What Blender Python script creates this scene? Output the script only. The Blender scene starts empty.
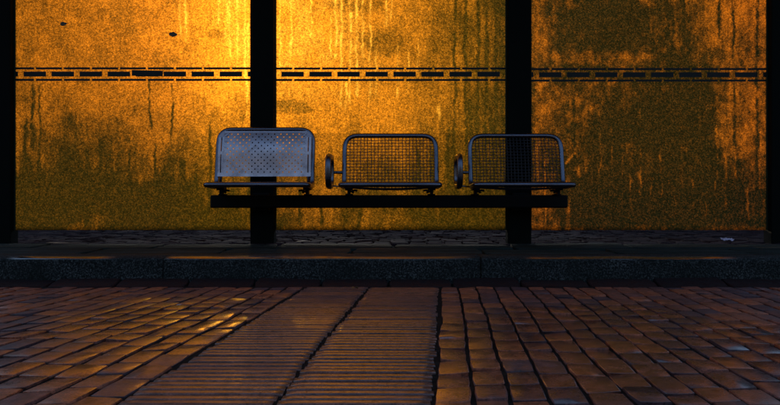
import bpy, bmesh, math, random
import numpy as np
from mathutils import Vector, Matrix

random.seed(7)
rng = np.random.default_rng(11)
scene = bpy.context.scene
COL = scene.collection
PI = math.pi

# ------------------------------------------------------------------ measures
EYE = 0.379          # camera height over the road
F = 800.0            # focal length in photograph pixels
KERB_Y = 3.45        # front of the kerb
PLAT = 0.112         # height of the platform over the road
POST_Y = 4.44        # front of the posts
GLASS_Y = 4.49       # front of the glass

def X(px, d): return (px - 390.0) / F * d
def Z(py, d): return EYE + (195.0 - py) / F * d

# ------------------------------------------------------------------ materials
def new_mat(name):
    m = bpy.data.materials.new(name); m.use_nodes = True
    nt = m.node_tree
    for n in list(nt.nodes): nt.nodes.remove(n)
    out = nt.nodes.new('ShaderNodeOutputMaterial')
    return m, nt, out

def N(nt, t, **kw):
    n = nt.nodes.new(t)
    for k, v in kw.items():
        if k in n.bl_rna.properties.keys(): setattr(n, k, v)
        else: n.inputs[k].default_value = v
    return n

def coord(nt, scale=(1, 1, 1), which='Object'):
    tc = N(nt, 'ShaderNodeTexCoord'); mp = N(nt, 'ShaderNodeMapping')
    mp.inputs['Scale'].default_value = scale
    nt.links.new(tc.outputs[which], mp.inputs['Vector'])
    return mp.outputs['Vector']

def noise(nt, vec, scale, detail=4, rough=0.55, dist=0.0):
    n = N(nt, 'ShaderNodeTexNoise', Scale=scale, Detail=detail, Roughness=rough, Distortion=dist)
    nt.links.new(vec, n.inputs['Vector']); return n.outputs['Fac']

def ramp(nt, fac, stops):
    r = N(nt, 'ShaderNodeValToRGB'); e = r.color_ramp.elements
    while len(e) < len(stops): e.new(0.5)
    for k, (p, c) in enumerate(stops):
        e[k].position = p
        e[k].color = (c, c, c, 1) if isinstance(c, (int, float)) else (*c, 1)
    nt.links.new(fac, r.inputs['Fac']); return r.outputs['Color']

def mixc(nt, fac, a, b, mode='MIX'):
    m = N(nt, 'ShaderNodeMix'); m.data_type = 'RGBA'; m.blend_type = mode
    for sock, v in ((m.inputs[0], fac), (m.inputs[6], a), (m.inputs[7], b)):
        if isinstance(v, (int, float)): sock.default_value = v
        elif isinstance(v, tuple): sock.default_value = (*v, 1)
        else: nt.links.new(v, sock)
    return m.outputs[2]

def math_(nt, op, a, b=0.0, clamp=False):
    m = N(nt, 'ShaderNodeMath'); m.operation = op; m.use_clamp = clamp
    for sock, v in ((m.inputs[0], a), (m.inputs[1], b)):
        if isinstance(v, (int, float)): sock.default_value = v
        else: nt.links.new(v, sock)
    return m.outputs[0]

def bump(nt, h, strength=0.4, dist=0.003):
    b = N(nt, 'ShaderNodeBump', Strength=strength, Distance=dist)
    nt.links.new(h, b.inputs['Height']); return b.outputs['Normal']

def principled(nt, out, **kw):
    p = N(nt, 'ShaderNodeBsdfPrincipled')
    for k, v in kw.items():
        if isinstance(v, (int, float)): p.inputs[k].default_value = v
        elif isinstance(v, tuple): p.inputs[k].default_value = (*v, 1)
        else: nt.links.new(v, p.inputs[k])
    nt.links.new(p.outputs[0], out.inputs['Surface']); return p

def paint_mat(name, col, rough, bumpy=0.15, spec=0.25):
    m, nt, out = new_mat(name); v = coord(nt)
    n1 = noise(nt, v, 14, 5); n2 = noise(nt, v, 130, 3)
    c = mixc(nt, ramp(nt, n1, [(0.35, 0.0), (0.7, 1.0)]), col, tuple(x * 1.9 for x in col))
    principled(nt, out, **{'Base Color': c, 'Roughness': ramp(nt, n1, [(0.3, rough - .1), (0.7, rough + .15)]),
               'Normal': bump(nt, n2, bumpy, 0.001), 'Specular IOR Level': spec})
    return m

def steel_mat(name, col, r0, r1, wear=.75):
    m, nt, out = new_mat(name); v = coord(nt)
    n1 = noise(nt, v, 22, 6, 0.6); n2 = noise(nt, v, 240, 3); n3 = noise(nt, v, 7, 3)
    c = mixc(nt, ramp(nt, n3, [(0.35, 0.0), (0.7, 1.0)]), tuple(x * .68 for x in col), col)
    c = mixc(nt, ramp(nt, n1, [(0.58, 0.0), (0.72, wear)]), c, (0.10, 0.085, 0.08))
    principled(nt, out, **{'Base Color': c, 'Metallic': 1.0, 'Roughness': ramp(nt, n1, [(0.3, r0), (0.7, r1)]),
               'Normal': bump(nt, n2, 0.12, 0.001)})
    return m

def brick_mat(name, lo, hi, rough, spec=0.5, grain=90, wet=False):
    m, nt, out = new_mat(name); v = coord(nt)
    a = N(nt, 'ShaderNodeAttribute'); a.attribute_name = 'tint'
    n1 = noise(nt, v, 30, 6, 0.65); n2 = noise(nt, v, grain, 5, 0.7); n3 = noise(nt, v, 3.1, 4)
    c = mixc(nt, a.outputs['Fac'], lo, hi)
    n5 = noise(nt, v, 260, 3, 0.7)
    c = mixc(nt, ramp(nt, n1, [(0.35, 0.75), (0.65, 0.0)]), c, (0.018, 0.014, 0.016))
    c = mixc(nt, 1.0, c, ramp(nt, n5, [(0.36, 0.35), (0.52, 1.0), (0.66, 1.35)]), 'MULTIPLY')
    r = math_(nt, 'ADD', ramp(nt, n3, [(0.35, rough - .10), (0.66, rough + .12)]),
              math_(nt, 'MULTIPLY', math_(nt, 'SUBTRACT', n1, 0.5), 0.45))
    r = math_(nt, 'ADD', r, math_(nt, 'MULTIPLY', math_(nt, 'SUBTRACT', a.outputs['Fac'], 0.5), -0.14))
    h = math_(nt, 'ADD', math_(nt, 'ADD', math_(nt, 'MULTIPLY', n2, 0.7), math_(nt, 'MULTIPLY', n5, .35)), n1)
    if wet:
        wa = N(nt, 'ShaderNodeAttribute'); wa.attribute_name = 'wet'
        r = math_(nt, 'SUBTRACT', r, math_(nt, 'MULTIPLY', wa.outputs['Fac'], 0.36))
        r = math_(nt, 'MAXIMUM', r, 0.14)
        spec = math_(nt, 'ADD', math_(nt, 'MULTIPLY', wa.outputs['Fac'], 0.75), 0.25)
    principled(nt, out, **{'Base Color': c, 'Roughness': r, 'Normal': bump(nt, h, 0.50 if wet else 0.55, 0.003), 'Specular IOR Level': spec})
    if wet:
        p = out.inputs['Surface'].links[0].from_node
        nt.links.new(math_(nt, 'MULTIPLY', wa.outputs['Fac'], ramp(nt, n2, [(0.36, 0.15), (0.52, 1.0)])), p.inputs['Coat Weight']); p.inputs['Coat Roughness'].default_value = 0.18; p.inputs['Coat IOR'].default_value = 1.95
        nt.links.new(bump(nt, h, 0.22, 0.003), p.inputs['Coat Normal'])
    return m

M = {}
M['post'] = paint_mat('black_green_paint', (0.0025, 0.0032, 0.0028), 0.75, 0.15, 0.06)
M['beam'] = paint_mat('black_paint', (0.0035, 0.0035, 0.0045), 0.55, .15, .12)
M['steel'] = steel_mat('blue_grey_steel', (0.15, 0.152, 0.20), 0.24, 0.42)
M['sheet'] = steel_mat('perforated_sheet', (0.56, 0.50, 0.56), 0.38, 0.58, .3)
M['wire'] = paint_mat('mesh_wire_coating', (0.016, 0.016, 0.022), 0.45)
M['strip'] = paint_mat('strip_film', (0.004, 0.006, 0.006), 0.55)
M['gasket'] = paint_mat('gasket_rubber', (0.010, 0.014, 0.007), 0.6)
M['cobble'] = brick_mat('worn_clay_cobble', (0.095, 0.046, 0.060), (0.54, 0.140, 0.064), 0.58, 0.6, 90, True)
M['rib'] = brick_mat('ribbed_clay_slab', (0.120, 0.054, 0.058), (0.360, 0.112, 0.060), 0.56, 0.6, 60, True)
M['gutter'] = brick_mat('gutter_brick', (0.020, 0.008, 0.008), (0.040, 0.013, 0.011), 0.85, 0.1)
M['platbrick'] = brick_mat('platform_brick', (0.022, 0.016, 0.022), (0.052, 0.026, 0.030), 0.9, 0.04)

def soil():
    m, nt, out = new_mat('joint_soil'); v = coord(nt)
    n = noise(nt, v, 60, 5)
    principled(nt, out, **{'Base Color': ramp(nt, n, [(0.3, (0.004, 0.004, 0.004)), (0.7, (0.014, 0.012, 0.010))]),
               'Roughness': 0.95, 'Specular IOR Level': 0.1, 'Normal': bump(nt, n, 0.6, 0.01)})
    return m
M['soil'] = soil()

def ground():
    m, nt, out = new_mat('open_ground'); v = coord(nt)
    n = noise(nt, v, 2.5, 8, 0.65)
    principled(nt, out, **{'Base Color': ramp(nt, n, [(0.3, (0.030, 0.032, 0.024)), (0.7, (0.062, 0.056, 0.044))]),
               'Roughness': 0.9, 'Normal': bump(nt, n, 0.7, 0.03)})
    return m
M['ground'] = ground()

def granite():
    m, nt, out = new_mat('kerb_granite'); v = coord(nt)
    n1 = noise(nt, v, 150, 4, 0.7); n2 = noise(nt, v, 5, 4); n3 = noise(nt, v, 380, 2)
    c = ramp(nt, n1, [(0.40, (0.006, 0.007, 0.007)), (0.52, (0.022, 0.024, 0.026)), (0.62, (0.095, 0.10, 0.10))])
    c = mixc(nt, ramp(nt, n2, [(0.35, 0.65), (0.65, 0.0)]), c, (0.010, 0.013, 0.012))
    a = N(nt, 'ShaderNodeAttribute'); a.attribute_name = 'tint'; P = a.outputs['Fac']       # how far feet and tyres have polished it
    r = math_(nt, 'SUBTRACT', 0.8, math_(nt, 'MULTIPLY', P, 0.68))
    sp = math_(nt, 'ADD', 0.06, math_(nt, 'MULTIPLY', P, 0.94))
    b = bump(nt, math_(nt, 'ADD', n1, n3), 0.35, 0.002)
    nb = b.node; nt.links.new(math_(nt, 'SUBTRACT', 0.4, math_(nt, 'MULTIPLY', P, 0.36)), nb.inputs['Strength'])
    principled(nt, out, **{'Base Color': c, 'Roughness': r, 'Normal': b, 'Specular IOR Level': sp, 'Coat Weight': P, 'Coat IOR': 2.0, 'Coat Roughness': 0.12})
    return m
M['granite'] = granite()

def concrete():
    m, nt, out = new_mat('platform_concrete'); v = coord(nt)
    n1 = noise(nt, v, 9, 7, 0.65); n2 = noise(nt, v, 120, 4, 0.7)
    vs = coord(nt, (0.9, 7, 1)); n3 = noise(nt, vs, 2.2, 5)
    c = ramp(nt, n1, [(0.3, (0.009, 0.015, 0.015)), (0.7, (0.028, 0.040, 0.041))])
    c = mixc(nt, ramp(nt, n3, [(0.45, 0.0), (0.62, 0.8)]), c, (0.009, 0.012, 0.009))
    principled(nt, out, **{'Base Color': c, 'Roughness': ramp(nt, n3, [(0.30, 0.55), (0.5, 0.9)]),
               'Normal': bump(nt, math_(nt, 'ADD', n1, math_(nt, 'MULTIPLY', n2, .5)), 0.7, 0.006), 'Specular IOR Level': 0.08})
    return m
M['concrete'] = concrete()

def plain(name, col, rough=0.8, col2=None):
    m, nt, out = new_mat(name); v = coord(nt); n = noise(nt, v, 40, 4)
    c = ramp(nt, n, [(0.3, col), (0.7, col2 or tuple(x * 1.6 for x in col))])
    principled(nt, out, **{'Base Color': c, 'Roughness': rough, 'Normal': bump(nt, n, .3, .002)})
    return m
M['dark_leaf'] = plain('dark_wet_leaf', (0.038, 0.026, 0.012), 0.6)
M['brown_leaf'] = plain('brown_leaf', (0.12, 0.055, 0.02), 0.6, (0.2, 0.11, 0.03))
M['paper'] = plain('lilac_paper', (0.30, 0.29, 0.46), 0.8, (0.42, 0.40, 0.58))
M['roof'] = plain('roof_sheet', (0.02, 0.022, 0.022), 0.6)

# misted glass, sunset orange put into its colour: rough transmission, stains and painted sun glow from an attribute
def glass_front():
    m, nt, out = new_mat('misted_glass_sunset_tint')
    a = N(nt, 'ShaderNodeAttribute'); a.attribute_name = 'grime_glow'
    sep = N(nt, 'ShaderNodeSeparateColor'); nt.links.new(a.outputs['Color'], sep.inputs[0])
    D, R, B = sep.outputs[0], sep.outputs[1], sep.outputs[2]     # grime and broad darkening, cleared runs and painted sun glow, redder tint
    v = coord(nt)
    g2 = noise(nt, v, 34, 4, 0.75); g3 = noise(nt, v, 150, 1, 0.6); g4 = noise(nt, v, 9, 3, 0.6)
    vo = N(nt, 'ShaderNodeTexVoronoi', Scale=215.0); nt.links.new(v, vo.inputs['Vector'])      # droplets, a few millimetres each
    vb_ = N(nt, 'ShaderNodeTexVoronoi', Scale=125.0); nt.links.new(v, vb_.inputs['Vector'])
    s1_ = N(nt, 'ShaderNodeSeparateColor'); nt.links.new(vo.outputs['Color'], s1_.inputs[0])
    s2_ = N(nt, 'ShaderNodeSeparateColor'); nt.links.new(vb_.outputs['Color'], s2_.inputs[0])
    g1 = math_(nt, 'ADD', math_(nt, 'MULTIPLY', s1_.outputs[0], 0.62), math_(nt, 'MULTIPLY', s2_.outputs[1], 0.38))
    gd = math_(nt, 'ADD', math_(nt, 'MULTIPLY', math_(nt, 'SUBTRACT', 0.5, g1), math_(nt, 'SUBTRACT', 0.43, math_(nt, 'MULTIPLY', D, 0.04))), math_(nt, 'MULTIPLY', math_(nt, 'SUBTRACT', g2, 0.5), 0.38))
    d2 = math_(nt, 'ADD', math_(nt, 'MULTIPLY', D, 0.95), gd, True)          # darkening breaks up at the scale of the droplets
    d2 = math_(nt, 'MULTIPLY', d2, math_(nt, 'SUBTRACT', 1.0, math_(nt, 'MULTIPLY', R, 0.85)), True)
    amber = mixc(nt, B, (0.292, 0.109, 0.006), (0.190, 0.052, 0.0045))  # sunset orange put into the glass colour
    amber = mixc(nt, R, amber, (0.45, 0.225, 0.022))
    dark_tint = mixc(nt, B, (0.032, 0.0235, 0.0025), (0.0052, 0.0078, 0.004))
    c = mixc(nt, ramp(nt, d2, [(0.02, 0.0), (0.35, 0.38), (0.70, 0.80), (1.0, 1.0)]), amber, dark_tint)
    c = mixc(nt, 1.0, c, ramp(nt, g1, [(0.10, 0.62), (0.5, 0.88), (0.85, 1.2)]), 'MULTIPLY')
    c = mixc(nt, 1.0, c, ramp(nt, g3, [(0.30, 0.55), (0.55, 1.0)]), 'MULTIPLY')
    nrm = bump(nt, math_(nt, 'ADD', vo.outputs['Distance'], g3), 0.35, 0.003)
    tr = N(nt, 'ShaderNodeBsdfTranslucent'); nt.links.new(c, tr.inputs['Color']); nt.links.new(nrm, tr.inputs['Normal'])
    rf = N(nt, 'ShaderNodeBsdfRefraction', Roughness=0.85, IOR=1.18); nt.links.new(c, rf.inputs['Color'])
    mx = N(nt, 'ShaderNodeMixShader', Fac=0.020); nt.links.new(tr.outputs[0], mx.inputs[1]); nt.links.new(rf.outputs[0], mx.inputs[2])
    df = N(nt, 'ShaderNodeBsdfDiffuse'); nt.links.new(mixc(nt, B, (0.05, 0.035, 0.01), (0.016, 0.017, 0.010)), df.inputs['Color'])
    m2 = N(nt, 'ShaderNodeMixShader'); nt.links.new(math_(nt, 'MULTIPLY', d2, 0.35), m2.inputs[0])
    nt.links.new(mx.outputs[0], m2.inputs[1]); nt.links.new(df.outputs[0], m2.inputs[2])
    tp = N(nt, 'ShaderNodeBsdfTransparent'); nt.links.new(c, tp.inputs[0])          # a little light comes straight through the mist
    m3 = N(nt, 'ShaderNodeMixShader', Fac=0.08); nt.links.new(m2.outputs[0], m3.inputs[1]); nt.links.new(tp.outputs[0], m3.inputs[2])
    nt.links.new(m3.outputs[0], out.inputs['Surface'])
    return m
M['glass'] = glass_front()
def glass_back():
    m, nt, out = new_mat('clear_glass_back')
    t = N(nt, 'ShaderNodeBsdfTransparent'); t.inputs[0].default_value = (0.96, 0.97, 0.95, 1)
    g = N(nt, 'ShaderNodeBsdfGlossy', Roughness=0.1)
    fr = N(nt, 'ShaderNodeFresnel', IOR=1.3)
    mx = N(nt, 'ShaderNodeMixShader'); nt.links.new(math_(nt, 'MULTIPLY', fr.outputs[0], 0.5), mx.inputs[0])
    nt.links.new(t.outputs[0], mx.inputs[1]); nt.links.new(g.outputs[0], mx.inputs[2])
    nt.links.new(mx.outputs[0], out.inputs['Surface'])
    return m
M['glass_back'] = glass_back()

# ------------------------------------------------------------------ mesh helpers
class MB:
    def __init__(s): s.v = []; s.f = []; s.t = []; s.sm = []; s.wetness = False; s.p = []
    def add(s, vs, fs, tint=0.5, smooth=False, pol=None):
        b = len(s.v); s.p += list(pol) if pol is not None else [1.0] * len(vs); s.v += [tuple(p) for p in vs]; s.t += [tint] * len(vs)
        s.f += [tuple(b + i for i in f) for f in fs]; s.sm += [smooth] * len(fs)
    def box(s, x0, x1, y0, y1, z0, z1, ch=0.0):
        if ch <= 0:
            vs = [(x, y, z) for z in (z0, z1) for y in (y0, y1) for x in (x0, x1)]
            s.add(vs, [(0, 2, 3, 1), (4, 5, 7, 6), (0, 1, 5, 4), (2, 6, 7, 3), (0, 4, 6, 2), (1, 3, 7, 5)])
        else:
            bm = bmesh.new(); bmesh.ops.create_cube(bm, size=1.0)
            for q in bm.verts:
                q.co = Vector(((x0 + x1) / 2 + q.co.x * (x1 - x0), (y0 + y1) / 2 + q.co.y * (y1 - y0), (z0 + z1) / 2 + q.co.z * (z1 - z0)))
            bmesh.ops.bevel(bm, geom=bm.edges[:], offset=ch, segments=2, affect='EDGES', profile=0.5)
            bm.verts.index_update()
            s.add([q.co[:] for q in bm.verts], [[q.index for q in f.verts] for f in bm.faces]); bm.free()
    def tube(s, pts, r, sides=10, closed=False, cap=True):
        pts = [Vector(p) for p in pts]; n = len(pts); rings = []; up = None
        for i, p in enumerate(pts):
            a = pts[(i - 1) % n] if (closed or i > 0) else p
            c = pts[(i + 1) % n] if (closed or i < n - 1) else p
            t = (c - a).normalized()
            if up is None:
                up = Vector((0, 0, 1)) if abs(t.z) < 0.9 else Vector((0, 1, 0))
            up = (up - t * up.dot(t)).normalized(); sd = t.cross(up)
            rings.append([p + (up * math.cos(2 * PI * k / sides) + sd * math.sin(2 * PI * k / sides)) * r for k in range(sides)])
        vs = [q for rg in rings for q in rg]; fs = []
        for i in range(n if closed else n - 1):
            j = (i + 1) % n
            for k in range(sides):
                l = (k + 1) % sides
                fs.append((i * sides + k, i * sides + l, j * sides + l, j * sides + k))
        if cap and not closed:
            fs.append(tuple(range(sides))); fs.append(tuple((n - 1) * sides + k for k in reversed(range(sides))))
        s.add(vs, fs, smooth=True)
    def build(s, name, mat, parent=None, tint=False, fix=True):
        me = bpy.data.meshes.new(name); me.from_pydata(s.v, [], s.f)
        me.materials.append(mat)
        me.polygons.foreach_set('use_smooth', s.sm)
        if tint:
            at = me.attributes.new('tint', 'FLOAT', 'POINT'); at.data.foreach_set('value', s.t)
            if s.wetness:
                P = np.array(s.v); at = me.attributes.new('wet', 'FLOAT', 'POINT'); at.data.foreach_set('value', (wetness(P[:, 0], P[:, 1]) * np.array(s.p)).astype(np.float32))
        me.update()
        if fix:
            bm = bmesh.new(); bm.from_mesh(me); bmesh.ops.recalc_face_normals(bm, faces=bm.faces[:]); bm.to_mesh(me); bm.free()
        o = bpy.data.objects.new(name, me); COL.objects.link(o)
        if parent: o.parent = parent
        return o

def empty(name, loc=(0, 0, 0)):
    o = bpy.data.objects.new(name, None); o.location = loc; o.empty_display_size = 0.1; COL.objects.link(o); return o
def tag(o, label, cat, group=None):
    o['label'] = label; o['category'] = cat
    if group: o['group'] = group
    return o
def structure(o): o['kind'] = 'structure'; return o

# smooth value noise
class VN:
    def __init__(s, seed): s.g = np.random.default_rng(seed).random((256, 256))
    def at(s, x, y):
        x = np.asarray(x, float); y = np.asarray(y, float)
        xi = np.floor(x).astype(int); yi = np.floor(y).astype(int); fx = x - xi; fy = y - yi
        fx = fx * fx * (3 - 2 * fx); fy = fy * fy * (3 - 2 * fy)
        g = s.g; a = g[xi % 256, yi % 256]; b = g[(xi + 1) % 256, yi % 256]; c = g[xi % 256, (yi + 1) % 256]; d = g[(xi + 1) % 256, (yi + 1) % 256]
        return (a * (1 - fx) + b * fx) * (1 - fy) + (c * (1 - fx) + d * fx) * fy
    def fbm(s, x, y, o=5, g=0.55):
        t = 0; w = 1; n = 0
        for k in range(o):
            t = t + w * s.at(x * 2 ** k + 17 * k, y * 2 ** k + 31 * k); n += w; w *= g
        return t / n
vn = VN(3)
def sst(a, b, x):
    t = np.clip((x - a) / (b - a), 0, 1); return t * t * (3 - 2 * t)

# damp patches left on the paving: (x, y, half length, half width, amount)
DAMP = [(-.62, 2.35, .50, .62, .95), (-.25, 2.0, .30, .36, .75), (-.75, 1.75, .25, .18, .6), (.02, 2.05, .34, .6, .95), (.66, 2.15, .48, .70, 1.2), (.27, 2.1, .10, .35, .7),
        (.40, 1.6, .44, .2, .8), (-.10, 1.55, .36, .16, .75),]
def wetness(x, y):
    t = 0 * x
    wx = x + .22 * (vn.fbm(x * 3 + 20, y * 3, 4) - .5); wy = y + .3 * (vn.fbm(x * 3 + 70, y * 3 + 9, 4) - .5)
    for (cx, cy, rx, ry, a) in DAMP:
        t = np.maximum(t, a * (1 - sst(.35, 1.25, np.hypot((wx - cx) / rx, (wy - cy) / ry))))
    return np.clip(.22 + t + .35 * (vn.fbm(x * 7 + 3, y * 7, 3) - .5), 0, 1)

# ------------------------------------------------------------------ ground and road
g = MB(); g.add([(-400, -400, -.06), (400, -400, -.06), (400, 600, -.06), (-400, 600, -.06)], [(0, 1, 2, 3)])
structure(g.build('ground', M['ground']))
g = MB(); g.add([(-9, -3, -.0046), (9, -3, -.0046), (9, KERB_Y + .1, -.0046), (-9, KERB_Y + .1, -.0046)], [(0, 1, 2, 3)])
structure(g.build('road_bed', M['soil']))

Y_TOP = 3.30                        # the cobbles end here, the gutter begins
def slope(x): return 0.066 + 0.045 * float(sst(0.1, -1.0, x))
def lean(x_at_top, y): return x_at_top - (Y_TOP - y) * slope(x_at_top)

def brick(mb, quad, z, tint, ch=0.006, deep=0.016, tilt=0.002, wet=False):
    """one worn block: quad = 4 corners (x, y) counter-clockwise"""
    q = [Vector((p[0], p[1], 0)) for p in quad]; c = sum(q, Vector()) / 4
    tx = random.gauss(0, tilt); ty = random.gauss(0, tilt)
    L = max((q[1] - q[0]).length, 1e-4); W = max((q[3] - q[0]).length, 1e-4)
    def ring(ins, dz):
        out = []
        n = 4
        for i in range(4):
            a, b = q[i], q[(i + 1) % 4]
            for t in (0.0, 0.5):
                p = a.lerp(b, t); d = (c - p)
                p = p + Vector((d.x / (L / 2) * ins, d.y / (W / 2) * ins, 0)) if t == 0 else p + d.normalized() * ins
                p = p + Vector((random.uniform(-1, 1), random.uniform(-1, 1), 0)) * (0.0015 if dz > -.01 else 0)
                out.append((p.x, p.y, z + dz + tx * (p.x - c.x) / L * 2 + ty * (p.y - c.y) / W * 2))
        # cut the corners a little
        for i in (0, 2, 4, 6):
            p = Vector(out[i]); m = (Vector(out[i - 1]) + Vector(out[(i + 1) % 8])) / 2
            out[i] = tuple(p.lerp(m, 0.10))
        return out
    r0 = ring(0.0, -deep); r1 = ring(0.0006, -ch * .62); r2 = ring(ch * .30, -ch * .16); r3 = ring(ch * .95, 0)
    vs = r0 + r1 + r2 + r3 + [(c.x, c.y, z + 0.0003)]; fs = []
    for k in range(3):
        for i in range(8):
            j = (i + 1) % 8; fs.append((k * 8 + i, k * 8 + j, k * 8 + 8 + j, k * 8 + 8 + i))
    for i in range(8): fs.append((24 + i, 24 + (i + 1) % 8, 32))
    mb.add(vs, fs, tint, True, [0.0] * 24 + [1.0] * 9)      # only the worn tops are polished

CW, RL = 0.0705, 0.130
def cobbles(x_start, step, ncol, seed):
    mb = MB(); mb.wetness = True
    for c in range(ncol):
        xa = x_start + c * step; xb = xa + step
        y = Y_TOP - random.uniform(0, 0.03); first = True
        base = random.random()
        while y > -0.6:
            ln = RL * random.uniform(0.80, 1.18) * (random.uniform(.55, 1) if first else 1); first = False
            y1 = y - ln
            def line(xx, yy):
                k = round(xx / CW * 4) / 4
                return lean(xx, yy) + 0.020 * (float(vn.at(k * .23 + seed, yy * 1.5)) - .5) + 0.010 * (float(vn.at(k * 1.7 + 50, yy * 4.2)) - .5)
            gx = (0.0026 if step > 0 else 0.0036) + 0.0014 * random.random(); gy = 0.0017
            lo, hi = (xa, xb) if step > 0 else (xb, xa)
            sk = random.gauss(0, 0.003)
            quad = [(line(lo, y1) + gx, y1 + gy + sk), (line(hi, y1) - gx, y1 + gy - sk), (line(hi, y) - gx, y - gy - sk * .6), (line(lo, y) + gx, y - gy + sk * .6)]
            t = min(1, max(0, random.gauss(0.5, 0.40)))
            brick(mb, quad, random.gauss(0, 0.0009), t, 0.0030, tilt=0.0010, wet=True)
            y = y1
    return mb
XL, XM, XR = X(300, 3.126) + 0.005, X(368, 3.126), X(443, 3.126)
structure(cobbles(XR, CW, 50, 5.0).build('brick_paving', M['cobble'], tint=True, fix=False))
structure(cobbles(XL, -CW, 50, 9.0).build('brick_paving', M['cobble'], tint=True, fix=False))

# ribbed guidance slabs: two rows of slabs, ribs running along the kerb
def ribs(x0, x1, seed):
    mb = MB(); mb.wetness = True; y = Y_TOP - .004; pitch = 0.0370; k = 0
    st = random.random()
    while y > -0.6:
        if k % 7 == 0: st = min(1, max(0, random.gauss(.5, .25)))
        def ln(xx, yy): return lean(xx, yy) + 0.012 * (float(vn.at(xx * 9 + seed, yy * 2.6)) - .5)
        yc = y - pitch / 2
        a = ln(x0, yc) + 0.005 + random.uniform(-.003, .004); b = ln(x1, yc) - 0.005 + random.uniform(-.004, .003)
        n = 14; vs = []; fs = []
        hz = random.gauss(0, 0.0007); ph = random.random() * 50
        prof = [(-.5, -.009), (-.485, -.0022), (-.43, -.0005), (-.1, .0001), (.12, 0), (.43, -.0005), (.485, -.0022), (.5, -.009)]
        for i in range(n + 1):
            u = i / n; xx = a + (b - a) * u
            e = 0.0012 * (max(0, 1 - u * n / 1.0) + max(0, 1 - (1 - u) * n / 1.0))
            wz = 0.0008 * (float(vn.at(xx * 16 + ph, ph)) - .5); wy = 0.0012 * (float(vn.at(xx * 10 + ph, ph + 9)) - .5)
            for (py, pz) in prof: vs.append((xx, yc + py * (pitch - .0040) + wy, hz + pz + wz - e))
        m = len(prof)
        for i in range(n):
            for j in range(m - 1): fs.append((i * m + j, (i + 1) * m + j, (i + 1) * m + j + 1, i * m + j + 1))
        fs.append(tuple(range(m))); fs.append(tuple(n * m + j for j in reversed(range(m))))
        mb.add(vs, fs, min(1, max(0, st + random.gauss(0, .12))), True, [0, 0, .6, 1, 1, .6, 0, 0] * (n + 1))
        y -= pitch; k += 1
    return mb
structure(ribs(XL, XM, 2.0).build('ribbed_paving', M['rib'], tint=True, fix=False))
structure(ribs(XM, XR, 6.0).build('ribbed_paving', M['rib'], tint=True, fix=False))

# gutter bricks under the kerb
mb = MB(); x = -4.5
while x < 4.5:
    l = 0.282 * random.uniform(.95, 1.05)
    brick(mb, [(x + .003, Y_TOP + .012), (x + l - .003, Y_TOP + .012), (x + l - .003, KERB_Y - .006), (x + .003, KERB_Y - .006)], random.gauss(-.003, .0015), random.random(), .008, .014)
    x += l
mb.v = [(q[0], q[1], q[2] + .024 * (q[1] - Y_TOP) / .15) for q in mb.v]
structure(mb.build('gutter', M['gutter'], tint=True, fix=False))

# kerb stones
KP = []
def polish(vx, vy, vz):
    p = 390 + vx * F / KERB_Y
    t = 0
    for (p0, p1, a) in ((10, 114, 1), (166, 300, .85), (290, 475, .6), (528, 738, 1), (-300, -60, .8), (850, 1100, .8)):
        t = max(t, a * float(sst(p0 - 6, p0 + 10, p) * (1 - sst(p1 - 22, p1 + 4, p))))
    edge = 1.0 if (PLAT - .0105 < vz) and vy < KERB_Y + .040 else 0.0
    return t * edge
mb = MB(); x = X(163, KERB_Y) - 1.371 * 3
for k in range(8):
    x0, x1 = x + .0025, x + 1.371 - .0025; r = 0.020
    dz = random.gauss(0, .001)
    prof = [(KERB_Y + .16, -.05), (KERB_Y + .16, PLAT + .0015), (KERB_Y + .09, PLAT + .001), (KERB_Y + .046, PLAT), (KERB_Y + .028, PLAT - .0022), (KERB_Y + .010, PLAT - .0068)]
    for i in range(1, 6):
        a = math.radians(15) + i / 5 * math.radians(75)
        prof.append((KERB_Y + .0125 - .0125 * math.sin(a), PLAT - .019 + .0125 * math.cos(a)))
    prof += [(KERB_Y - .003, PLAT * .45), (KERB_Y - .008, .0), (KERB_Y - .008, -.05)]
    n = 60; vs = []; fs = []; m = len(prof)
    for i in range(n + 1):
        u = i / n; xx = x0 + (x1 - x0) * u
        e = .004 * (max(0, 1 - u * n) + max(0, 1 - (1 - u) * n))
        for (yy, zz) in prof:
            w = (float(vn.at(xx * 5 + 3, zz * 30 + yy * 20)) - .5) * .0035 + (float(vn.at(xx * 22, zz * 60 + 7)) - .5) * .0016
            top = zz > .05
            vs.append((xx, yy + e * .6 + (w if top or zz > 0 else 0), zz + dz + (w * .8 - e * .5 if top and yy < KERB_Y + .1 else 0)))
    for i in range(n):
        for j in range(m - 1): fs.append((i * m + j, i * m + j + 1, (i + 1) * m + j + 1, (i + 1) * m + j))
    fs.append(tuple(reversed(range(m)))); fs.append(tuple(n * m + j for j in range(m)))
    mb.add(vs, fs, .5, True); x += 1.371
    for (vx, vy, vz) in vs: KP.append(polish(vx, vy, vz))
mb.t = KP; structure(mb.build('kerb', M['granite'], tint=True))

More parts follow.
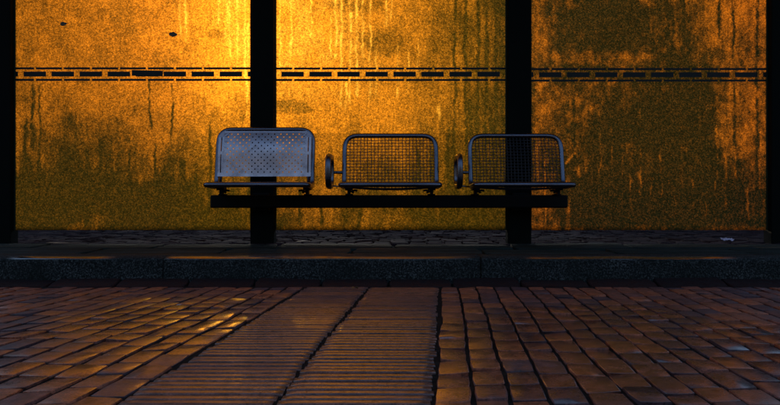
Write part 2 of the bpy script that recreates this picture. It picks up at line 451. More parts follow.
# platform: base, concrete band, brick field
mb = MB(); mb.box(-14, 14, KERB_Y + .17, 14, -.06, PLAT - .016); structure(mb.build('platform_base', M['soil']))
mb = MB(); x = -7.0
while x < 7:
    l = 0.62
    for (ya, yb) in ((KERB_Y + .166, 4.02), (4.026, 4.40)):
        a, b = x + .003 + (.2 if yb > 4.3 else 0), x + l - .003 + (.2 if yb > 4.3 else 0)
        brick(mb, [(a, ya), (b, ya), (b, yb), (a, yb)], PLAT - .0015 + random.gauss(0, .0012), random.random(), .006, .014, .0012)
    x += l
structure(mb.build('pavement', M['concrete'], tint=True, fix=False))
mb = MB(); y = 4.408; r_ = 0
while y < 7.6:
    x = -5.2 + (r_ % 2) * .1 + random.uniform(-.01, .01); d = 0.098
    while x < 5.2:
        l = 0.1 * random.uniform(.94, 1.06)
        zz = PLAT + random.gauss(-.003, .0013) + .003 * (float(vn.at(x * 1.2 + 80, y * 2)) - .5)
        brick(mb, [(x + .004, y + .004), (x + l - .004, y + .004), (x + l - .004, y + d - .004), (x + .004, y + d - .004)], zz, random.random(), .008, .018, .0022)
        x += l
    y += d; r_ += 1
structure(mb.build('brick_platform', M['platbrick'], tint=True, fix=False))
mb = MB(); mb.box(-14, 14, 7.62, 14, PLAT - .014, PLAT - .004); structure(mb.build('footpath', M['concrete']))

# unseen bank added to block low sun under the glass and side sky
xs_b = np.linspace(-60, 60, 121); ys_b = np.array([7.7, 7.9, 8.2, 8.6, 9.2, 10, 12, 16, 30, 80])
hb = np.array([.08, .35, .70, 1.04, 1.06, 1.05, 1.0, .9, .6, -.07])
vb = []; fb = []
for jj, yy in enumerate(ys_b):
    for xx in xs_b:
        e = float(sst(60, 20, abs(xx)))
        vb.append((xx, yy + .08 * (float(vn.at(xx * .8 + 9, yy)) - .5), -.07 + (hb[jj] + .07) * e * (1 + 2.6 * float(max(sst(3.4, 4.6, -xx), sst(2.5, 3.6, xx))) * min(1, jj / 3)) + .03 * e * (float(vn.fbm(np.array(xx * .9), np.array(yy * .9), 4)) - .5) * (1 if jj > 1 else .2)))
for jj in range(len(ys_b) - 1):
    for ii in range(120): fb.append((jj * 121 + ii, jj * 121 + ii + 1, (jj + 1) * 121 + ii + 1, (jj + 1) * 121 + ii))
mb = MB(); mb.add(vb, fb, smooth=True); structure(mb.build('added_shade_bank', M['ground']))
# unseen hill added behind the viewer to block the low front sky
ys_h = np.array([-9, -9.6, -10.6, -12, -14, -17, -22, -40]); hh = np.array([-.07, .5, 1.8, 3.6, 5.4, 7.0, 8.2, 9.0])
xs_h = np.linspace(-90, 90, 91); vh = []; fh = []
for jj, yy in enumerate(ys_h):
    for xx in xs_h:
        vh.append((xx, yy + .5 * (float(vn.at(xx * .3 + 40, yy)) - .5), hh[jj] + (.25 * hh[jj] * (float(vn.fbm(np.array(xx * .15 + 60), np.array(yy * .3), 4)) - .5) if jj else 0)))
for jj in range(len(ys_h) - 1):
    for ii in range(90): fh.append((jj * 91 + ii, (jj + 1) * 91 + ii, (jj + 1) * 91 + ii + 1, jj * 91 + ii + 1))
mb = MB(); mb.add(vh, fh, smooth=True); structure(mb.build('added_sky_block_hill', M['ground']))

# ------------------------------------------------------------------ bus shelter
shelter = tag(empty('bus_shelter', (0, 4.5, PLAT)), 'bus shelter of black posts and three misted glass panels tinted sunset orange behind the bench', 'bus shelter')
def rel(mb, o):                       # meshes are written in world space, so take the parent's place off again
    return [(v[0] - o.location.x, v[1] - o.location.y, v[2] - o.location.z) for v in mb.v]
def part(mb, name, mat, root, parent=None, **k):
    mb.v = rel(mb, root); return mb.build(name, mat, parent or root, **k)

PW = 0.1305; ROOF_Z = 2.36
post_x = [-2.108 - PW / 2, X(262, POST_Y), X(519.7, POST_Y), 2.118 + PW / 2]
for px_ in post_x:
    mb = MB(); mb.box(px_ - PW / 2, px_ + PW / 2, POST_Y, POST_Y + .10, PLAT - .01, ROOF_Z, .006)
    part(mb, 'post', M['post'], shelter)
mb = MB(); mb.box(post_x[0] - .25, post_x[-1] + .25, 3.35, 5.05, ROOF_Z + .002, ROOF_Z + .07, .01)
mb.box(post_x[0] - .26, post_x[-1] + .26, 3.30, 3.348, ROOF_Z - .05, ROOF_Z + .10, .006)
mb.box(post_x[0] - .26, post_x[-1] + .26, 5.052, 5.10, ROOF_Z - .05, ROOF_Z + .10, .006)
part(mb, 'roof', M['roof'], shelter)

GT = 0.010
def PXg(x): return 390 + x * F / GLASS_Y
def PYg(z): return 195 - (z - EYE) * F / GLASS_Y

def run(px, py, x0, y0, y1, w, amp, seed, wob=1.3, breakup=.8):
    """a trickle: a wobbling vertical line"""
    xc = x0 + wob * (vn.at(py * .055 + seed * 7.3, seed * 3.1 + 0 * py) - .5) * 2 + .7 * (vn.at(py * .31 + seed * 2.3, seed + 40 + 0 * py) - .5) * 2
    ww = w * (.65 + .7 * vn.at(py * .12 + seed, seed * 5 + 0 * py))
    a = amp * ((1 - breakup) + breakup * vn.at(py * .14 + seed * 11, seed + 90 + 0 * py) * 1.6)
    end = sst(y0 - 3, y0 + 3, py) * (1 - sst(y1 - 6, y1 + 1, py))
    return a * end * np.exp(-((px - xc) / ww) ** 2)

def blot(px, py, x0, y0, rx, ry, a, edge=.5):
    n = vn.fbm(px * .09 + x0, py * .09 + y0, 4) - .5
    d = np.sqrt(((px - x0) / rx) ** 2 + ((py - y0) / ry) ** 2) + n * 1.3
    return a * (1 - sst(1 - edge, 1 + edge, d))

def grime_glow_map(k, px, py):  # stains and trickles, with the sun's glow painted in
    big = vn.fbm(px * .022 + 5 * k, py * .030 + 9, 5); med = vn.fbm(px * .07 + 11, py * .05 + 3 * k, 5)
    strk = vn.fbm(px * .16 + 3 * k, py * .012 + 60, 4)           # vertical streaking
    fine = vn.fbm(px * .45, py * .10 + 7, 3)
    D = 0 * px; R = 0 * px; B = 0 * px
    if k == 0:
        D = .22 + .55 * (med - .45) + .25 * (big - .5)
        low = sst(95, 215, py)
        D = D + low * (.55 * strk + .55 * (big - .38) + .32) + .12 * sst(200, 30, px)  # darker towards the bottom and the left
        D = D - .22 * sst(190, 250, px) * (1 - sst(90, 190, py))  # lighter beside the post, part of the painted sun glow
        D = D + blot(px, py, 85, 135, 48, 22, .34) + blot(px, py, 60, 195, 36, 26, .22) + blot(px, py, 150, 205, 60, 24, .20) + blot(px, py, 215, 34, 8, 4, .3) + blot(px, py, 243, 108, 9, 14, .3)
        D = D + blot(px, py, 135, 110, 14, 9, .22) + blot(px, py, 120, 62, 6, 22, .12)
        for (x, a, b, w, s) in ((86, 150, 228, 1.1, 1), (82, 158, 176, 1.6, 21), (33, 82, 150, 1.4, 2), (40, 84, 190, 1.0, 3), (210, 120, 229, 1.1, 4), (155, 145, 228, 1.0, 5), (183, 160, 215, 1.6, 6), (112, 168, 228, 1.4, 7), (66, 185, 229, 1.2, 8), (196, 175, 228, .9, 9), (26, 120, 226, 1.4, 10), (150, 80, 130, .8, 31), (172, 85, 150, .8, 32), (130, 150, 226, .9, 33), (100, 140, 200, 1.0, 34)):
            D = D + run(px, py, x, a, b, w * 1.15, .85, s)
        for (x, a, b, s) in ((180, -60, 38, 41), (186, -60, 44, 42), (230, -60, 60, 43), (237, -60, 64, 44), (245, -60, 90, 45), (226, 0, 40, 46), (248, 20, 120, 47), (218, -40, 26, 48)):
            R = R + run(px, py, x, a, b, .95, .62, s)
        R = R + .22 * sst(195, 250, px) * (1 - sst(40, 120, py)) * sst(.38, .62, med)  # sun glow painted into the cleared-run channel
        B = .45 - .50 * sst(150, 240, px) - .15 * sst(120, 210, py)
    elif k == 1:
        D = .18 + .50 * (med - .45) + .25 * (big - .5)
        D = D + .66 * sst(390, 505, px) * (.55 + .9 * (strk - .3)) + .10 * sst(390, 430, px)  # middle pane darker towards the right
        low = sst(100, 215, py)
        D = D + low * (.26 + .45 * strk + .35 * (big - .4)) + .18 * sst(400, 500, px) * low
        D = D + blot(px, py, 388, 42, 22, 12, .36) + blot(px, py, 352, 4, 34, 8, .28) + blot(px, py, 290, 106, 20, 6, .34) + blot(px, py, 440, 30, 9, 20, .2) + blot(px, py, 300, 170, 30, 14, .15)
        D = D + .35 * (sst(14, 4, px - 274) * sst(205, 226, py)) + .5 * (sst(14, 4, 508 - px) * sst(205, 226, py))
        for q, (x, a, b) in enumerate(((455, -40, 225), (466, -40, 220), (478, -20, 226), (486, -60, 226), (496, -60, 226), (502, 30, 226), (322, 200, 228), (300, 190, 228), (470, 100, 228), (448, 130, 228), (432, 150, 228), (418, 150, 222), (360, 198, 229), (395, 195, 212))):
            D = D + run(px, py, x, a, b, 1.3, .65, 60 + q)
        for q, (x, a, b, w) in enumerate(((291, -60, 62, 1.2), (336, -60, 60, 1.4), (342, -60, 108, 1.3), (350, -30, 105, 1.3), (357, -60, 100, 1.4), (363, -60, 62, 1.2), (370, -10, 104, 1.1), (386, -60, 28, 1.3), (392, -60, 20, 1.0), (398, 45, 100, 1.0), (408, 50, 96, .9), (331, 10, 60, 1.0), (280, -60, 70, 1.0), (312, -60, 40, .9), (376, 50, 98, .9), (440, 106, 122, 2.0), (418, 40, 80, .8), (346, 78, 112, 1.5))):
            R = R + run(px, py, x, a, b, w * .85, .70, 100 + q)
        R = R + .26 * (1 - sst(300, 410, px)) * (1 - sst(50, 125, py)) * sst(.36, .62, med)  # sun glow painted across the upper left of the middle pane
        B = .02 + .30 * sst(120, 220, py) * sst(400, 280, px) + .25 * sst(470, 508, px)
    else:
        D = .86 + .12 * np.exp(-((px - 650) / 66) ** 2) + .42 * (med - .48) + .55 * (big - .5) + .75 * (vn.fbm(px * .22, py * .16 + 40, 4) - .5) + .5 * (strk - .5)  # right pane darker overall, most at its middle
        D = D - .27 * sst(562, 534, px) * (1 - .5 * sst(120, 225, py)) - .27 * sst(690, 764, px) * (1 - sst(120, 215, py) * .65)
        D = D - .30 * (1 - sst(0, 70, py)) * sst(600, 720, px)
        D = D + .34 * blot(px, py, 655, 112, 62, 34, 1.0) + .32 * blot(px, py, 600, 24, 40, 30, 1.0) + .34 * sst(130, 205, py) * sst(545, 620, px)
        D = D - blot(px, py, 600, 58, 42, 7, .34) - blot(px, py, 612, 92, 28, 20, .24) - blot(px, py, 540, 87, 4, 4.5, .5) - blot(px, py, 665, 88, 5, 4, .4) - blot(px, py, 560, 105, 20, 14, .24) - blot(px, py, 740, 110, 22, 40, .22)
        D = D + .28 * (strk - .5) * sst(90, 190, py)
        D = D - .30 * sst(222, 229, py)
        for q, (x, a, b) in enumerate(((668, -60, 70), (683, -60, 66), (733, 0, 60), (735, 84, 150), (757, -60, 200), (672, 6, 66), (688, 30, 70), (573, 100, 228), (720, -60, 40))):
            D = D + run(px, py, x, a, b, 1.3, .8, 140 + q)
        for q, (x, a, b, w) in enumerate(((640, 96, 200, .8), (600, 110, 226, .8), (716, 120, 226, .9), (622, 145, 222, 1.1), (652, 158, 200, .9), (661, 150, 205, .9), (630, 175, 215, .8), (694, 168, 212, 1.2), (706, 180, 222, .9), (726, 150, 215, 1.0), (735, 150, 180, .9), (760, 130, 200, 1.0), (580, 140, 225, .8), (570, 200, 216, 1.3), (612, 118, 170, 1.0), (545, 150, 226, .8), (748, 190, 222, 1.2), (641, 160, 190, .8), (674, 185, 220, .8))):
            D = D - run(px, py, x, a, b, w * .9, .42, 170 + q)
        # a scrape where the grime has been wiped off
        t = np.clip(((px - 566) * 9 + (py - 163) * -10) / 181.0, 0, 1)
        dd = np.hypot(px - (566 + 9 * t), py - (163 - 10 * t)); D = D - .75 * np.exp(-(dd / 1.3) ** 2)
        B = .70 + .2 * sst(140, 220, py) + .2 * sst(700, 764, px)
    D = D + .35 * (fine - .5)
    edge = np.minimum(np.minimum(px - EDGE[k][0], EDGE[k][1] - px), 400)
    D = D + .30 * sst(3.0, .5, edge)
    return np.clip(D, 0, 1), np.clip(R, 0, 1), np.clip(B, 0, 1)

EDGE = []
gaps = [(post_x[i] + PW / 2, post_x[i + 1] - PW / 2) for i in range(3)]
for a, b in gaps: EDGE.append((PXg(a), PXg(b)))
GZ0 = Z(230.2, GLASS_Y)
panel_looks = ['', '', '']
for k, (a, b) in enumerate(gaps):
    a2, b2 = a - .012, b + .012
    xs = np.linspace(a2, b2, 350)
    zs = np.concatenate([np.linspace(GZ0, 1.56, 350), np.linspace(1.58, ROOF_Z - .01, 20)])
    nx, nz = len(xs), len(zs)
    gx, gz = np.meshgrid(xs, zs)
    # slightly rounded lower corners
    cr = 0.035
    for ex, sg in ((a2 + .012, 1), (b2 - .012, -1)):
        pass
    verts = np.stack([gx.ravel(), np.full(gx.size, GLASS_Y), gz.ravel()], 1)
    idx = np.arange(nx * nz).reshape(nz, nx)
    quads = np.stack([idx[:-1, :-1].ravel(), idx[:-1, 1:].ravel(), idx[1:, 1:].ravel(), idx[1:, :-1].ravel()], 1)
    fl = [tuple(int(i) for i in q) for q in quads]; nfront = len(fl)
    bq = nx * nz
    vv = verts.tolist() + [(a2, GLASS_Y + GT, GZ0), (b2, GLASS_Y + GT, GZ0), (b2, GLASS_Y + GT, zs[-1]), (a2, GLASS_Y + GT, zs[-1])]
    fl += [(bq + 1, bq, bq + 3, bq + 2)]
    fl += [tuple([bq, bq + 1] + [int(i) for i in idx[0, ::-1]]), tuple([bq + 2, bq + 3] + [int(i) for i in idx[-1, :]]),
           tuple([bq + 1, bq + 2] + [int(i) for i in idx[::-1, -1]]), tuple([bq + 3, bq] + [int(i) for i in idx[:, 0]])]
    off = np.array([0, 4.5, PLAT]); vv = [(p[0] - off[0], p[1] - off[1], p[2] - off[2]) for p in vv]
    me = bpy.data.meshes.new('glass_panel'); me.from_pydata(vv, [], fl)
    me.materials.append(M['glass']); me.materials.append(M['glass_back'])
    mi = np.zeros(len(fl), int); mi[nfront:] = 1; me.polygons.foreach_set('material_index', mi)
    D, R, B = grime_glow_map(k, PXg(gx.ravel()), PYg(gz.ravel()))
    colr = np.ones((len(vv), 4), np.float32); colr[:, :3] = 0
    colr[:gx.size, 0] = D; colr[:gx.size, 1] = R; colr[:gx.size, 2] = B
    at = me.attributes.new('grime_glow', 'FLOAT_COLOR', 'POINT'); at.data.foreach_set('color', colr.ravel())
    me.update()
    gp = bpy.data.objects.new('glass_panel', me); COL.objects.link(gp); gp.parent = shelter
    gp['label'] = ['orange misted glass panel on the left, with dark drips low down', 'brightest glass panel, yellow with pale trickles, behind the middle seat', 'darkest glass panel, brown and dark green, right of the bench'][k]
    # printed warning strip: two thin rows and a middle row of dashes
    mb = MB(); f = GLASS_Y - .0016; dpx = GLASS_Y / F
    thin0 = [35.0, 293.2, 550.7][k]; mid0 = [20.9, 278.6, 536.2][k]; yoff = [0, .15, .7][k]; pit = 28.0
    e0, e1 = EDGE[k]
    def dash(p0, p1, yc, hh):
        p0 = max(p0, e0 + .2); p1 = min(p1, e1 - .2)
        if p1 - p0 > .4: mb.box(X(p0, GLASS_Y), X(p1, GLASS_Y), f, f + .0012, Z(yc + hh, GLASS_Y), Z(yc - hh, GLASS_Y))
    for q in range(-2, 11):
        dash(thin0 + q * pit + 1.0, thin0 + (q + 1) * pit - 1.0, 68.3 + yoff, 1.05)
        dash(thin0 + q * pit + 1.0, thin0 + (q + 1) * pit - 1.0, 79.8 + yoff, 1.05)
        dash(mid0 + q * pit + 2.8, mid0 + (q + 1) * pit - 2.8, 74.0 + yoff, 2.5)
    part(mb, 'warning_strip', M['strip'], shelter, gp)
    gp.matrix_parent_inverse = Matrix()
    if k == 0:                      # a strip of tape stuck over the dashes
        mb = MB(); mb.box(-.5, .5, -.0008, .0008, -.5, .5)
        cx, cz = X(147.5, GLASS_Y), Z(73.2, GLASS_Y); w, h = X(163, GLASS_Y) - X(132, GLASS_Y), 5.6 * dpx
        mb.v = [(cx + v[0] * w + v[2] * h * .03, GLASS_Y - .0032 + v[1], cz + v[2] * h - v[0] * .0045) for v in mb.v]
        tp = part(mb, 'tape', M['strip'], shelter, gp)
    for (u0, u1) in ((a + .0005, a + .008), (b - .008, b - .0005)):
        mb = MB(); mb.box(u0, u1, GLASS_Y - .006, GLASS_Y - .0005, GZ0 + .001, zs[-1] - .001)
        part(mb, 'gasket', M['gasket'], shelter, gp)

# ------------------------------------------------------------------ bench
bench = tag(empty('waiting_bench', (0, 4.3, PLAT)), 'row of three steel seats on a black beam in front of the shelter posts', 'bench')
BY0, BY1 = 4.335, 4.405
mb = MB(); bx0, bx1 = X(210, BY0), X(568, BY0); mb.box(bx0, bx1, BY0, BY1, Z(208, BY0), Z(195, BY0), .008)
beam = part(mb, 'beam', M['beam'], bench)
for px_ in post_x[1:3]:
    mb = MB(); mb.box(px_ - .045, px_ + .045, BY1 - .001, POST_Y + .001, Z(211, BY0), Z(193, BY0), .003)
    part(mb, 'mounting_plate', M['beam'], bench)

ZT = {1: Z(129.6, 4.40), 2: Z(135.8, 4.40)}
Y_FRONT, Y_LOW, Y_HIGH = 4.06, 4.32, 4.395
TR = 0.0132
def back_y(z, top): return Y_LOW + (Y_HIGH - Y_LOW) * (z - .425) / (top - .425)

def rounded(pts, r, seg=6):
    out = []; n = len(pts); pts = [Vector(p) for p in pts]
    for i in range(n):
        p = pts[i]; a = (pts[i - 1] - p).normalized(); b = (pts[(i + 1) % n] - p).normalized()
        if r[i] <= 0: out.append(p); continue
        ang = a.angle(b); d = r[i]; s, e = p + a * d, p + b * d
        for k in range(seg + 1):
            t = k / seg; out.append(s * (1 - t) ** 2 + p * 2 * t * (1 - t) + e * t ** 2)
    return out

def make_seat(cx, kind):
    hw = .2585 if kind == 1 else .2495          # half width to the tube's centre line
    fw = hw + .004
    top = ZT[kind]; zr = Z(184.6, Y_FRONT); zb = Z(187, Y_LOW)
    mb = MB()
    loop = [(cx - hw, Y_LOW, zb), (cx - hw, back_y(top, top), top), (cx + hw, back_y(top, top), top), (cx + hw, Y_LOW, zb), (cx + fw, Y_FRONT, zr), (cx - fw, Y_FRONT, zr)]
    path = rounded(loop, [.045, .075, .075, .045, .035, .035], 8)
    mb.tube(path, TR, 12, closed=True)
    # lower back bar
    if kind == 2: mb.tube([(cx - hw, Y_LOW + .002, zb + .022), (cx + hw, Y_LOW + .002, zb + .022)], .006, 8)
    if kind == 1:
        for sg in (-1, 1): mb.tube([(cx + sg * (hw - .021), back_y(zz, top) + .004, zz) for zz in (zb + .02, zb + .15, top - .03)], .0075, 8)
    seat = part(mb, 'seat', M['steel'], bench)
    # backrest and seat pan
    if kind == 1:
        bm_ = MB(); p = 0.0335; r = 0.0160; hr = 0.0041
        x0, x1 = -hw + .034, hw - .034; zlo, zhi = Z(176.5, 4.33), top - .004
        nr = int((zhi - zlo - .016) / r); z0 = zlo + ((zhi - zlo) - nr * r) / 2
        def P(xx, zz, w=0.0):
            dd = abs(xx) - (hw - .062)
            if dd > 0: zz = min(zz, zhi - .95 * (.064 - math.sqrt(max(0, .064 ** 2 - dd * dd))))
            u = (zz - zlo) / (zhi - zlo)
            bend = -.010 * math.sin(u * PI) + .005 * math.sin(u * 2 * PI + .4) - .006 * (1 - (2 * u - 1) ** 2) * (1 - (xx / hw) ** 2)
            return (cx + xx, back_y(zz, top) - .0165 + bend, zz)
        def cell(ax, bx, az, bz, hole=None):
            if hole is None:
                bm_.add([P(ax, az), P(bx, az), P(bx, bz), P(ax, bz)], [(0, 1, 2, 3)]); return
            hx, hz = hole; K = 8
            outer = [(bx, hz), (bx, bz), (hx, bz), (ax, bz), (ax, hz), (ax, az), (hx, az), (bx, az)]
            inner = [(hx + hr * math.cos(2 * PI * q / K), hz + hr * math.sin(2 * PI * q / K)) for q in range(K)]
            bm_.add([P(*q) for q in outer] + [P(*q) for q in inner], [(q, (q + 1) % K, K + (q + 1) % K, K + q) for q in range(K)])
        nc = int((x1 - x0) / p); xs0 = -nc * p / 2
        for j in range(nr):
            az, bz = z0 + j * r, z0 + (j + 1) * r; hz = (az + bz) / 2
            sh = p / 2 if j % 2 else 0
            xs_ = [xs0 + sh + q * p for q in range(nc + (0 if j % 2 else 1))]
            cell(x0, xs_[0], az, bz); cell(xs_[-1], x1, az, bz)
            for q in range(len(xs_) - 1): cell(xs_[q], xs_[q + 1], az, bz, ((xs_[q] + xs_[q + 1]) / 2, hz))
        for (az, bz) in ((zlo, z0), (z0 + nr * r, zhi)):
            cell(x0, x1, az, bz)
        # side margins with two long slots each
        H = zhi - zlo
        cuts = [0, .08, .47, .53, .84, .92, 1]
        for sgn in (-1, 1):
            xs_ = [sgn * (hw - q) for q in (.034, .0255, .0195, .006)]
            for q in range(6):
                za, zb_ = zlo + cuts[q] * H, zlo + cuts[q + 1] * H
                for m in range(3):
                    if m == 1 and q in (1, 3): continue
                    cell(min(xs_[m], xs_[m + 1]), max(xs_[m], xs_[m + 1]), za, zb_)
        ob_ = part(bm_, 'backrest', M['sheet'], bench, seat)
        bq = bmesh.new(); bq.from_mesh(ob_.data); bmesh.ops.remove_doubles(bq, verts=bq.verts[:], dist=.0004)
        bmesh.ops.recalc_face_normals(bq, faces=bq.faces[:]); bq.to_mesh(ob_.data); bq.free()
        so = ob_.modifiers.new('thick', 'SOLIDIFY'); so.thickness = .0025; so.offset = 0
        # rolled lower lip and pan
        pan = MB(); n = 10
        rows = []
        for i in range(n + 1):
            t = i / n; yy = Y_FRONT + .004 + (Y_LOW - Y_FRONT - .02) * t
            zz = zr + .004 + (zb - zr) * t - .010 * math.sin(t * PI)
            rows.append([(cx + sx * (fw - .012), yy, zz) for sx in np.linspace(-1, 1, 13)])
        vs = [q for rw in rows for q in rw]
        fs = [(i * 13 + j, i * 13 + j + 1, (i + 1) * 13 + j + 1, (i + 1) * 13 + j) for i in range(n) for j in range(12)]
        pan.add(vs, fs, smooth=True)
        po = part(pan, 'seat_pan', M['sheet'], bench, seat)
        so = po.modifiers.new('thick', 'SOLIDIFY'); so.thickness = .003; so.offset = 0
    else:
        w = MB(); wr = .0019; iw = hw - .012; zlo, zhi = zb + .010, top - .010
        def cornerz(xx): # wires end at the rounded corners
            d = abs(xx) - (iw - .055)
            return zhi - (0 if d < 0 else (1 - math.sqrt(max(0, 1 - (d / .062) ** 2))) * .050)
        nv = 25
        for i in range(1, nv):
            xx = -iw + 2 * iw * i / nv + random.gauss(0, .0006); zt_ = cornerz(xx)
            w.tube([(cx + xx, back_y(zz, top) - .001 - .008 * math.sin((zz - zlo) / (zhi - zlo) * PI), zz) for zz in np.linspace(zlo, zt_, 7)], wr, 5, cap=False)
        nh = 16
        for j in range(1, nh):
            zz = zlo + (zhi - zlo) * j / nh
            ex = iw
            while cornerz(ex) < zz: ex -= .003
            yy = back_y(zz, top) - .0045 - .008 * math.sin((zz - zlo) / (zhi - zlo) * PI)
            w.tube([(cx - ex, yy, zz), (cx + ex, yy, zz)], wr, 5, cap=False)
        part(w, 'backrest', M['wire'], bench, seat)
        w = MB(); iw = fw - .010
        def sag(xx, t): return zr + (zb - zr) * t - .004 - .016 * (1 - (xx / iw) ** 2) * math.sin(min(1, .22 + t * .78) * PI)
        for i in range(1, 27):
            xx = -iw + 2 * iw * i / 27
            w.tube([(cx + xx, Y_FRONT + (Y_LOW - Y_FRONT) * t, sag(xx, t)) for t in np.linspace(0, 1, 8)], wr, 5, cap=False)
        for j in range(0, 15):
            t = .03 + .94 * j / 14
            w.tube([(cx + xx, Y_FRONT + (Y_LOW - Y_FRONT) * t, sag(xx, t) - .0035) for xx in np.linspace(-iw, iw, 13)], wr, 5, cap=False)
        part(w, 'seat_pan', M['wire'], bench, seat)
    # clamp brackets with wing nuts
    for sgn in (-1, 1):
        b = MB(); bx = cx + sgn * (hw - .026); zt_ = zb - .002; zbm = Z(195, BY0) - .002
        b.box(bx - .008, bx + .008, Y_LOW - .012, BY0 + .03, zbm + .0, zt_, .002)
        b.box(bx - .020, bx + .020, Y_LOW - .03, BY0 + .04, zt_ - .016, zt_ + .004, .004)
        b.box(bx - .020, bx + .020, BY0 + .006, BY0 + .06, zbm + .001, zbm + .008, .002)
        # bolt and wing nut on the inner side
        zi = Z(191.5, Y_LOW); inn = -sgn
        b.tube([(bx, Y_LOW, zi), (bx + inn * .022, Y_LOW, zi)], .0055, 8)
        wx = bx + inn * .016
        b.tube([(wx, Y_LOW, zi), (wx + inn * .014, Y_LOW - .004, zi + .007), (wx + inn * .030, Y_LOW - .004, zi + .004)], .0055, 8)
        b.tube([(wx, Y_LOW, zi), (wx + inn * .010, Y_LOW + .004, zi - .007)], .0055, 8)
        part(b, 'bracket', M['beam'], bench, seat)
    return seat

SX = [X(265, 4.35), X(390.3, 4.35), X(516.2, 4.35)]
s1 = make_seat(SX[0], 1); s1['label'] = 'blue grey seat with a perforated sheet metal back'
s2 = make_seat(SX[1], 2); s2['label'] = 'middle seat with a dark wire mesh back'
s3 = make_seat(SX[2], 2); s3['label'] = 'right wire mesh seat in front of a black post'

def make_armrest(px_c, seat_left_x):
    ya, yb = 4.10, 4.33; xc = X(px_c, 4.22)
    z0, z1 = Z(186.2, 4.2), Z(156.4, 4.2)
    mb = MB()
    path = rounded([(xc, ya, z0), (xc, ya, z1), (xc, yb, z1), (xc, yb, z0)], [.070, .070, .06, .06], 8)
    mb.tube(path, .0155, 12, closed=True)
    zc = Z(172.2, 4.3); mb.tube([(xc, yb, zc), (seat_left_x, Y_LOW + .02, zc)], .0085, 8)
    zl = Z(184, 4.3); mb.tube([(xc, yb - .03, z0 + .004), (seat_left_x, Y_LOW, zb_low)], .004, 6)
    return part(mb, 'armrest', M['steel'], bench)
zb_low = Z(187, Y_LOW)
make_armrest(329.8, SX[1] - .2495)
make_armrest(458.2, SX[2] - .2495)

# ------------------------------------------------------------------ small loose things
def leaf(name, loc, L, W, mat, rot=None, curl=.15, seed=0):
    rnd = random.Random(seed); n = 9; vs = []; fs = []
    for i in range(n + 1):
        t = i / n; w = W * (math.sin(PI * t ** .8) ** .8) * (1 + .18 * rnd.uniform(-1, 1)) / 2 + .0006
        for j, u in enumerate((-1, -.5, 0, .5, 1)):
            vs.append(((t - .5) * L, u * w, abs(u) ** 1.5 * w * curl * 2 + curl * L * .25 * math.sin(t * 5 + seed)))
    for i in range(n):
        for j in range(4): fs.append((i * 5 + j, i * 5 + j + 1, (i + 1) * 5 + j + 1, (i + 1) * 5 + j))
    mb = MB(); mb.add(vs, fs, smooth=True); mb.tube([(.5 * L, 0, curl * L * .25 * math.sin(5 + seed)), (.72 * L, W * .1, 0)], .0012, 5)
    o = mb.build(name, mat); o.location = loc
    if rot: o.rotation_euler = rot
    so = o.modifiers.new('thick', 'SOLIDIFY'); so.thickness = .0008
    return o
tag(leaf('leaf', (X(173.5, GLASS_Y), GLASS_Y - .006, Z(34.5, GLASS_Y)), .050, .026, M['dark_leaf'], (PI / 2, 0.1, 0), .04, 2), 'larger dark leaf stuck on the orange left glass panel', 'leaf', 'dark leaves stuck on the glass')
tag(leaf('leaf', (X(64, GLASS_Y), GLASS_Y - .006, Z(24, GLASS_Y)), .040, .020, M['dark_leaf'], (PI / 2, -.15, 0), .04, 5), 'small dark leaf stuck high on the left glass panel towards the left post', 'leaf', 'dark leaves stuck on the glass')
tag(leaf('leaf_and_glint', (X(60, 4.38), 4.38, PLAT + .004), .15, .045, M['brown_leaf'], (0, 0, .05), .04, 8), 'long brown leaf shape standing in for a glint on the pavement beside the left post', 'leaf', 'fallen leaves on the ground')  # a glint on the pavement, put in as a leaf-shaped piece
tag(leaf('leaf_and_glint', (X(302, 4.52), 4.52, PLAT + .005), .07, .04, M['brown_leaf'], (0, 0, .4), .05, 4), 'brown fallen leaf on the bricks beside the post under the perforated seat', 'leaf', 'fallen leaves on the ground')
tag(leaf('leaf_and_glint', (X(355, 3.2), 3.2, .006), .035, .022, M['brown_leaf'], (0, 0, 1.0), .2, 6), 'curled yellow brown leaf on the ribbed paving near the kerb', 'leaf', 'fallen leaves on the ground')
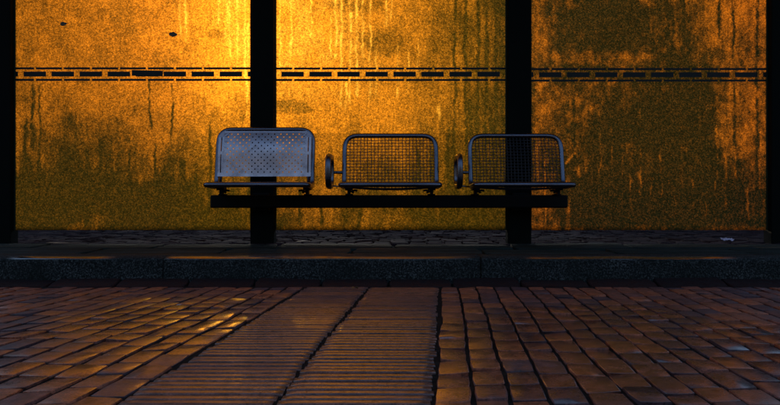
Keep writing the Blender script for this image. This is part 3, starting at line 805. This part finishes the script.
def scrap(loc):
    bm = bmesh.new(); bmesh.ops.create_grid(bm, x_segments=7, y_segments=5, size=.5)
    rnd = random.Random(3)
    for v in bm.verts:
        v.co.x *= .062; v.co.y *= .04
        v.co.z = .010 + rnd.uniform(0, .014)
    me = bpy.data.meshes.new('paper_scrap'); bm.to_mesh(me); bm.free(); me.materials.append(M['paper'])
    o = bpy.data.objects.new('paper_scrap', me); COL.objects.link(o); o.location = loc; o.rotation_euler = (.15, 0, .2)
    so = o.modifiers.new('thick', 'SOLIDIFY'); so.thickness = .001
    return o
tag(scrap((X(727, 4.55), 4.55, PLAT - .001)), 'small crumpled scrap of lilac paper on the bricks by the right post', 'paper scrap')

# ------------------------------------------------------------------ light, sky, camera
SUN_EL, SUN_AZ = math.radians(11.5), math.radians(-9.5)     # azimuth from +Y towards +X
sd = Vector((math.sin(SUN_AZ) * math.cos(SUN_EL), math.cos(SUN_AZ) * math.cos(SUN_EL), math.sin(SUN_EL)))
L = bpy.data.lights.new('sun', 'SUN'); L.energy = 3.0; L.angle = math.radians(0.5); L.color = (1.0, 0.80, 0.56)
so = bpy.data.objects.new('sun', L); COL.objects.link(so); so.rotation_euler = (-sd).to_track_quat('-Z', 'Y').to_euler(); so.location = (0, 0, 8)
w = bpy.data.worlds.new('World'); scene.world = w; w.use_nodes = True; nt = w.node_tree
bg = nt.nodes.get('Background') or nt.nodes.new('ShaderNodeBackground')
sky = nt.nodes.new('ShaderNodeTexSky'); sky.sky_type = 'NISHITA'; sky.sun_disc = False
sky.sun_elevation = SUN_EL; sky.sun_rotation = SUN_AZ
sky.air_density = 1.0; sky.dust_density = 1.0; sky.ozone_density = 2.0
nt.links.new(sky.outputs[0], bg.inputs[0]); bg.inputs[1].default_value = 0.085

cam = bpy.data.cameras.new('camera'); co = bpy.data.objects.new('camera', cam); COL.objects.link(co)
co.location = (0, 0, EYE); co.rotation_euler = (PI / 2, 0, 0)
cam.sensor_width = 36; cam.lens = 36 * F / 780; cam.shift_y = -7.5 / 780; cam.clip_start = .05; cam.clip_end = 3000
scene.camera = co
vs_ = scene.view_settings
vs_.view_transform = 'Standard'; vs_.look = 'None'; vs_.exposure = 1.6; vs_.gamma = 1; vs_.use_curve_mapping = False
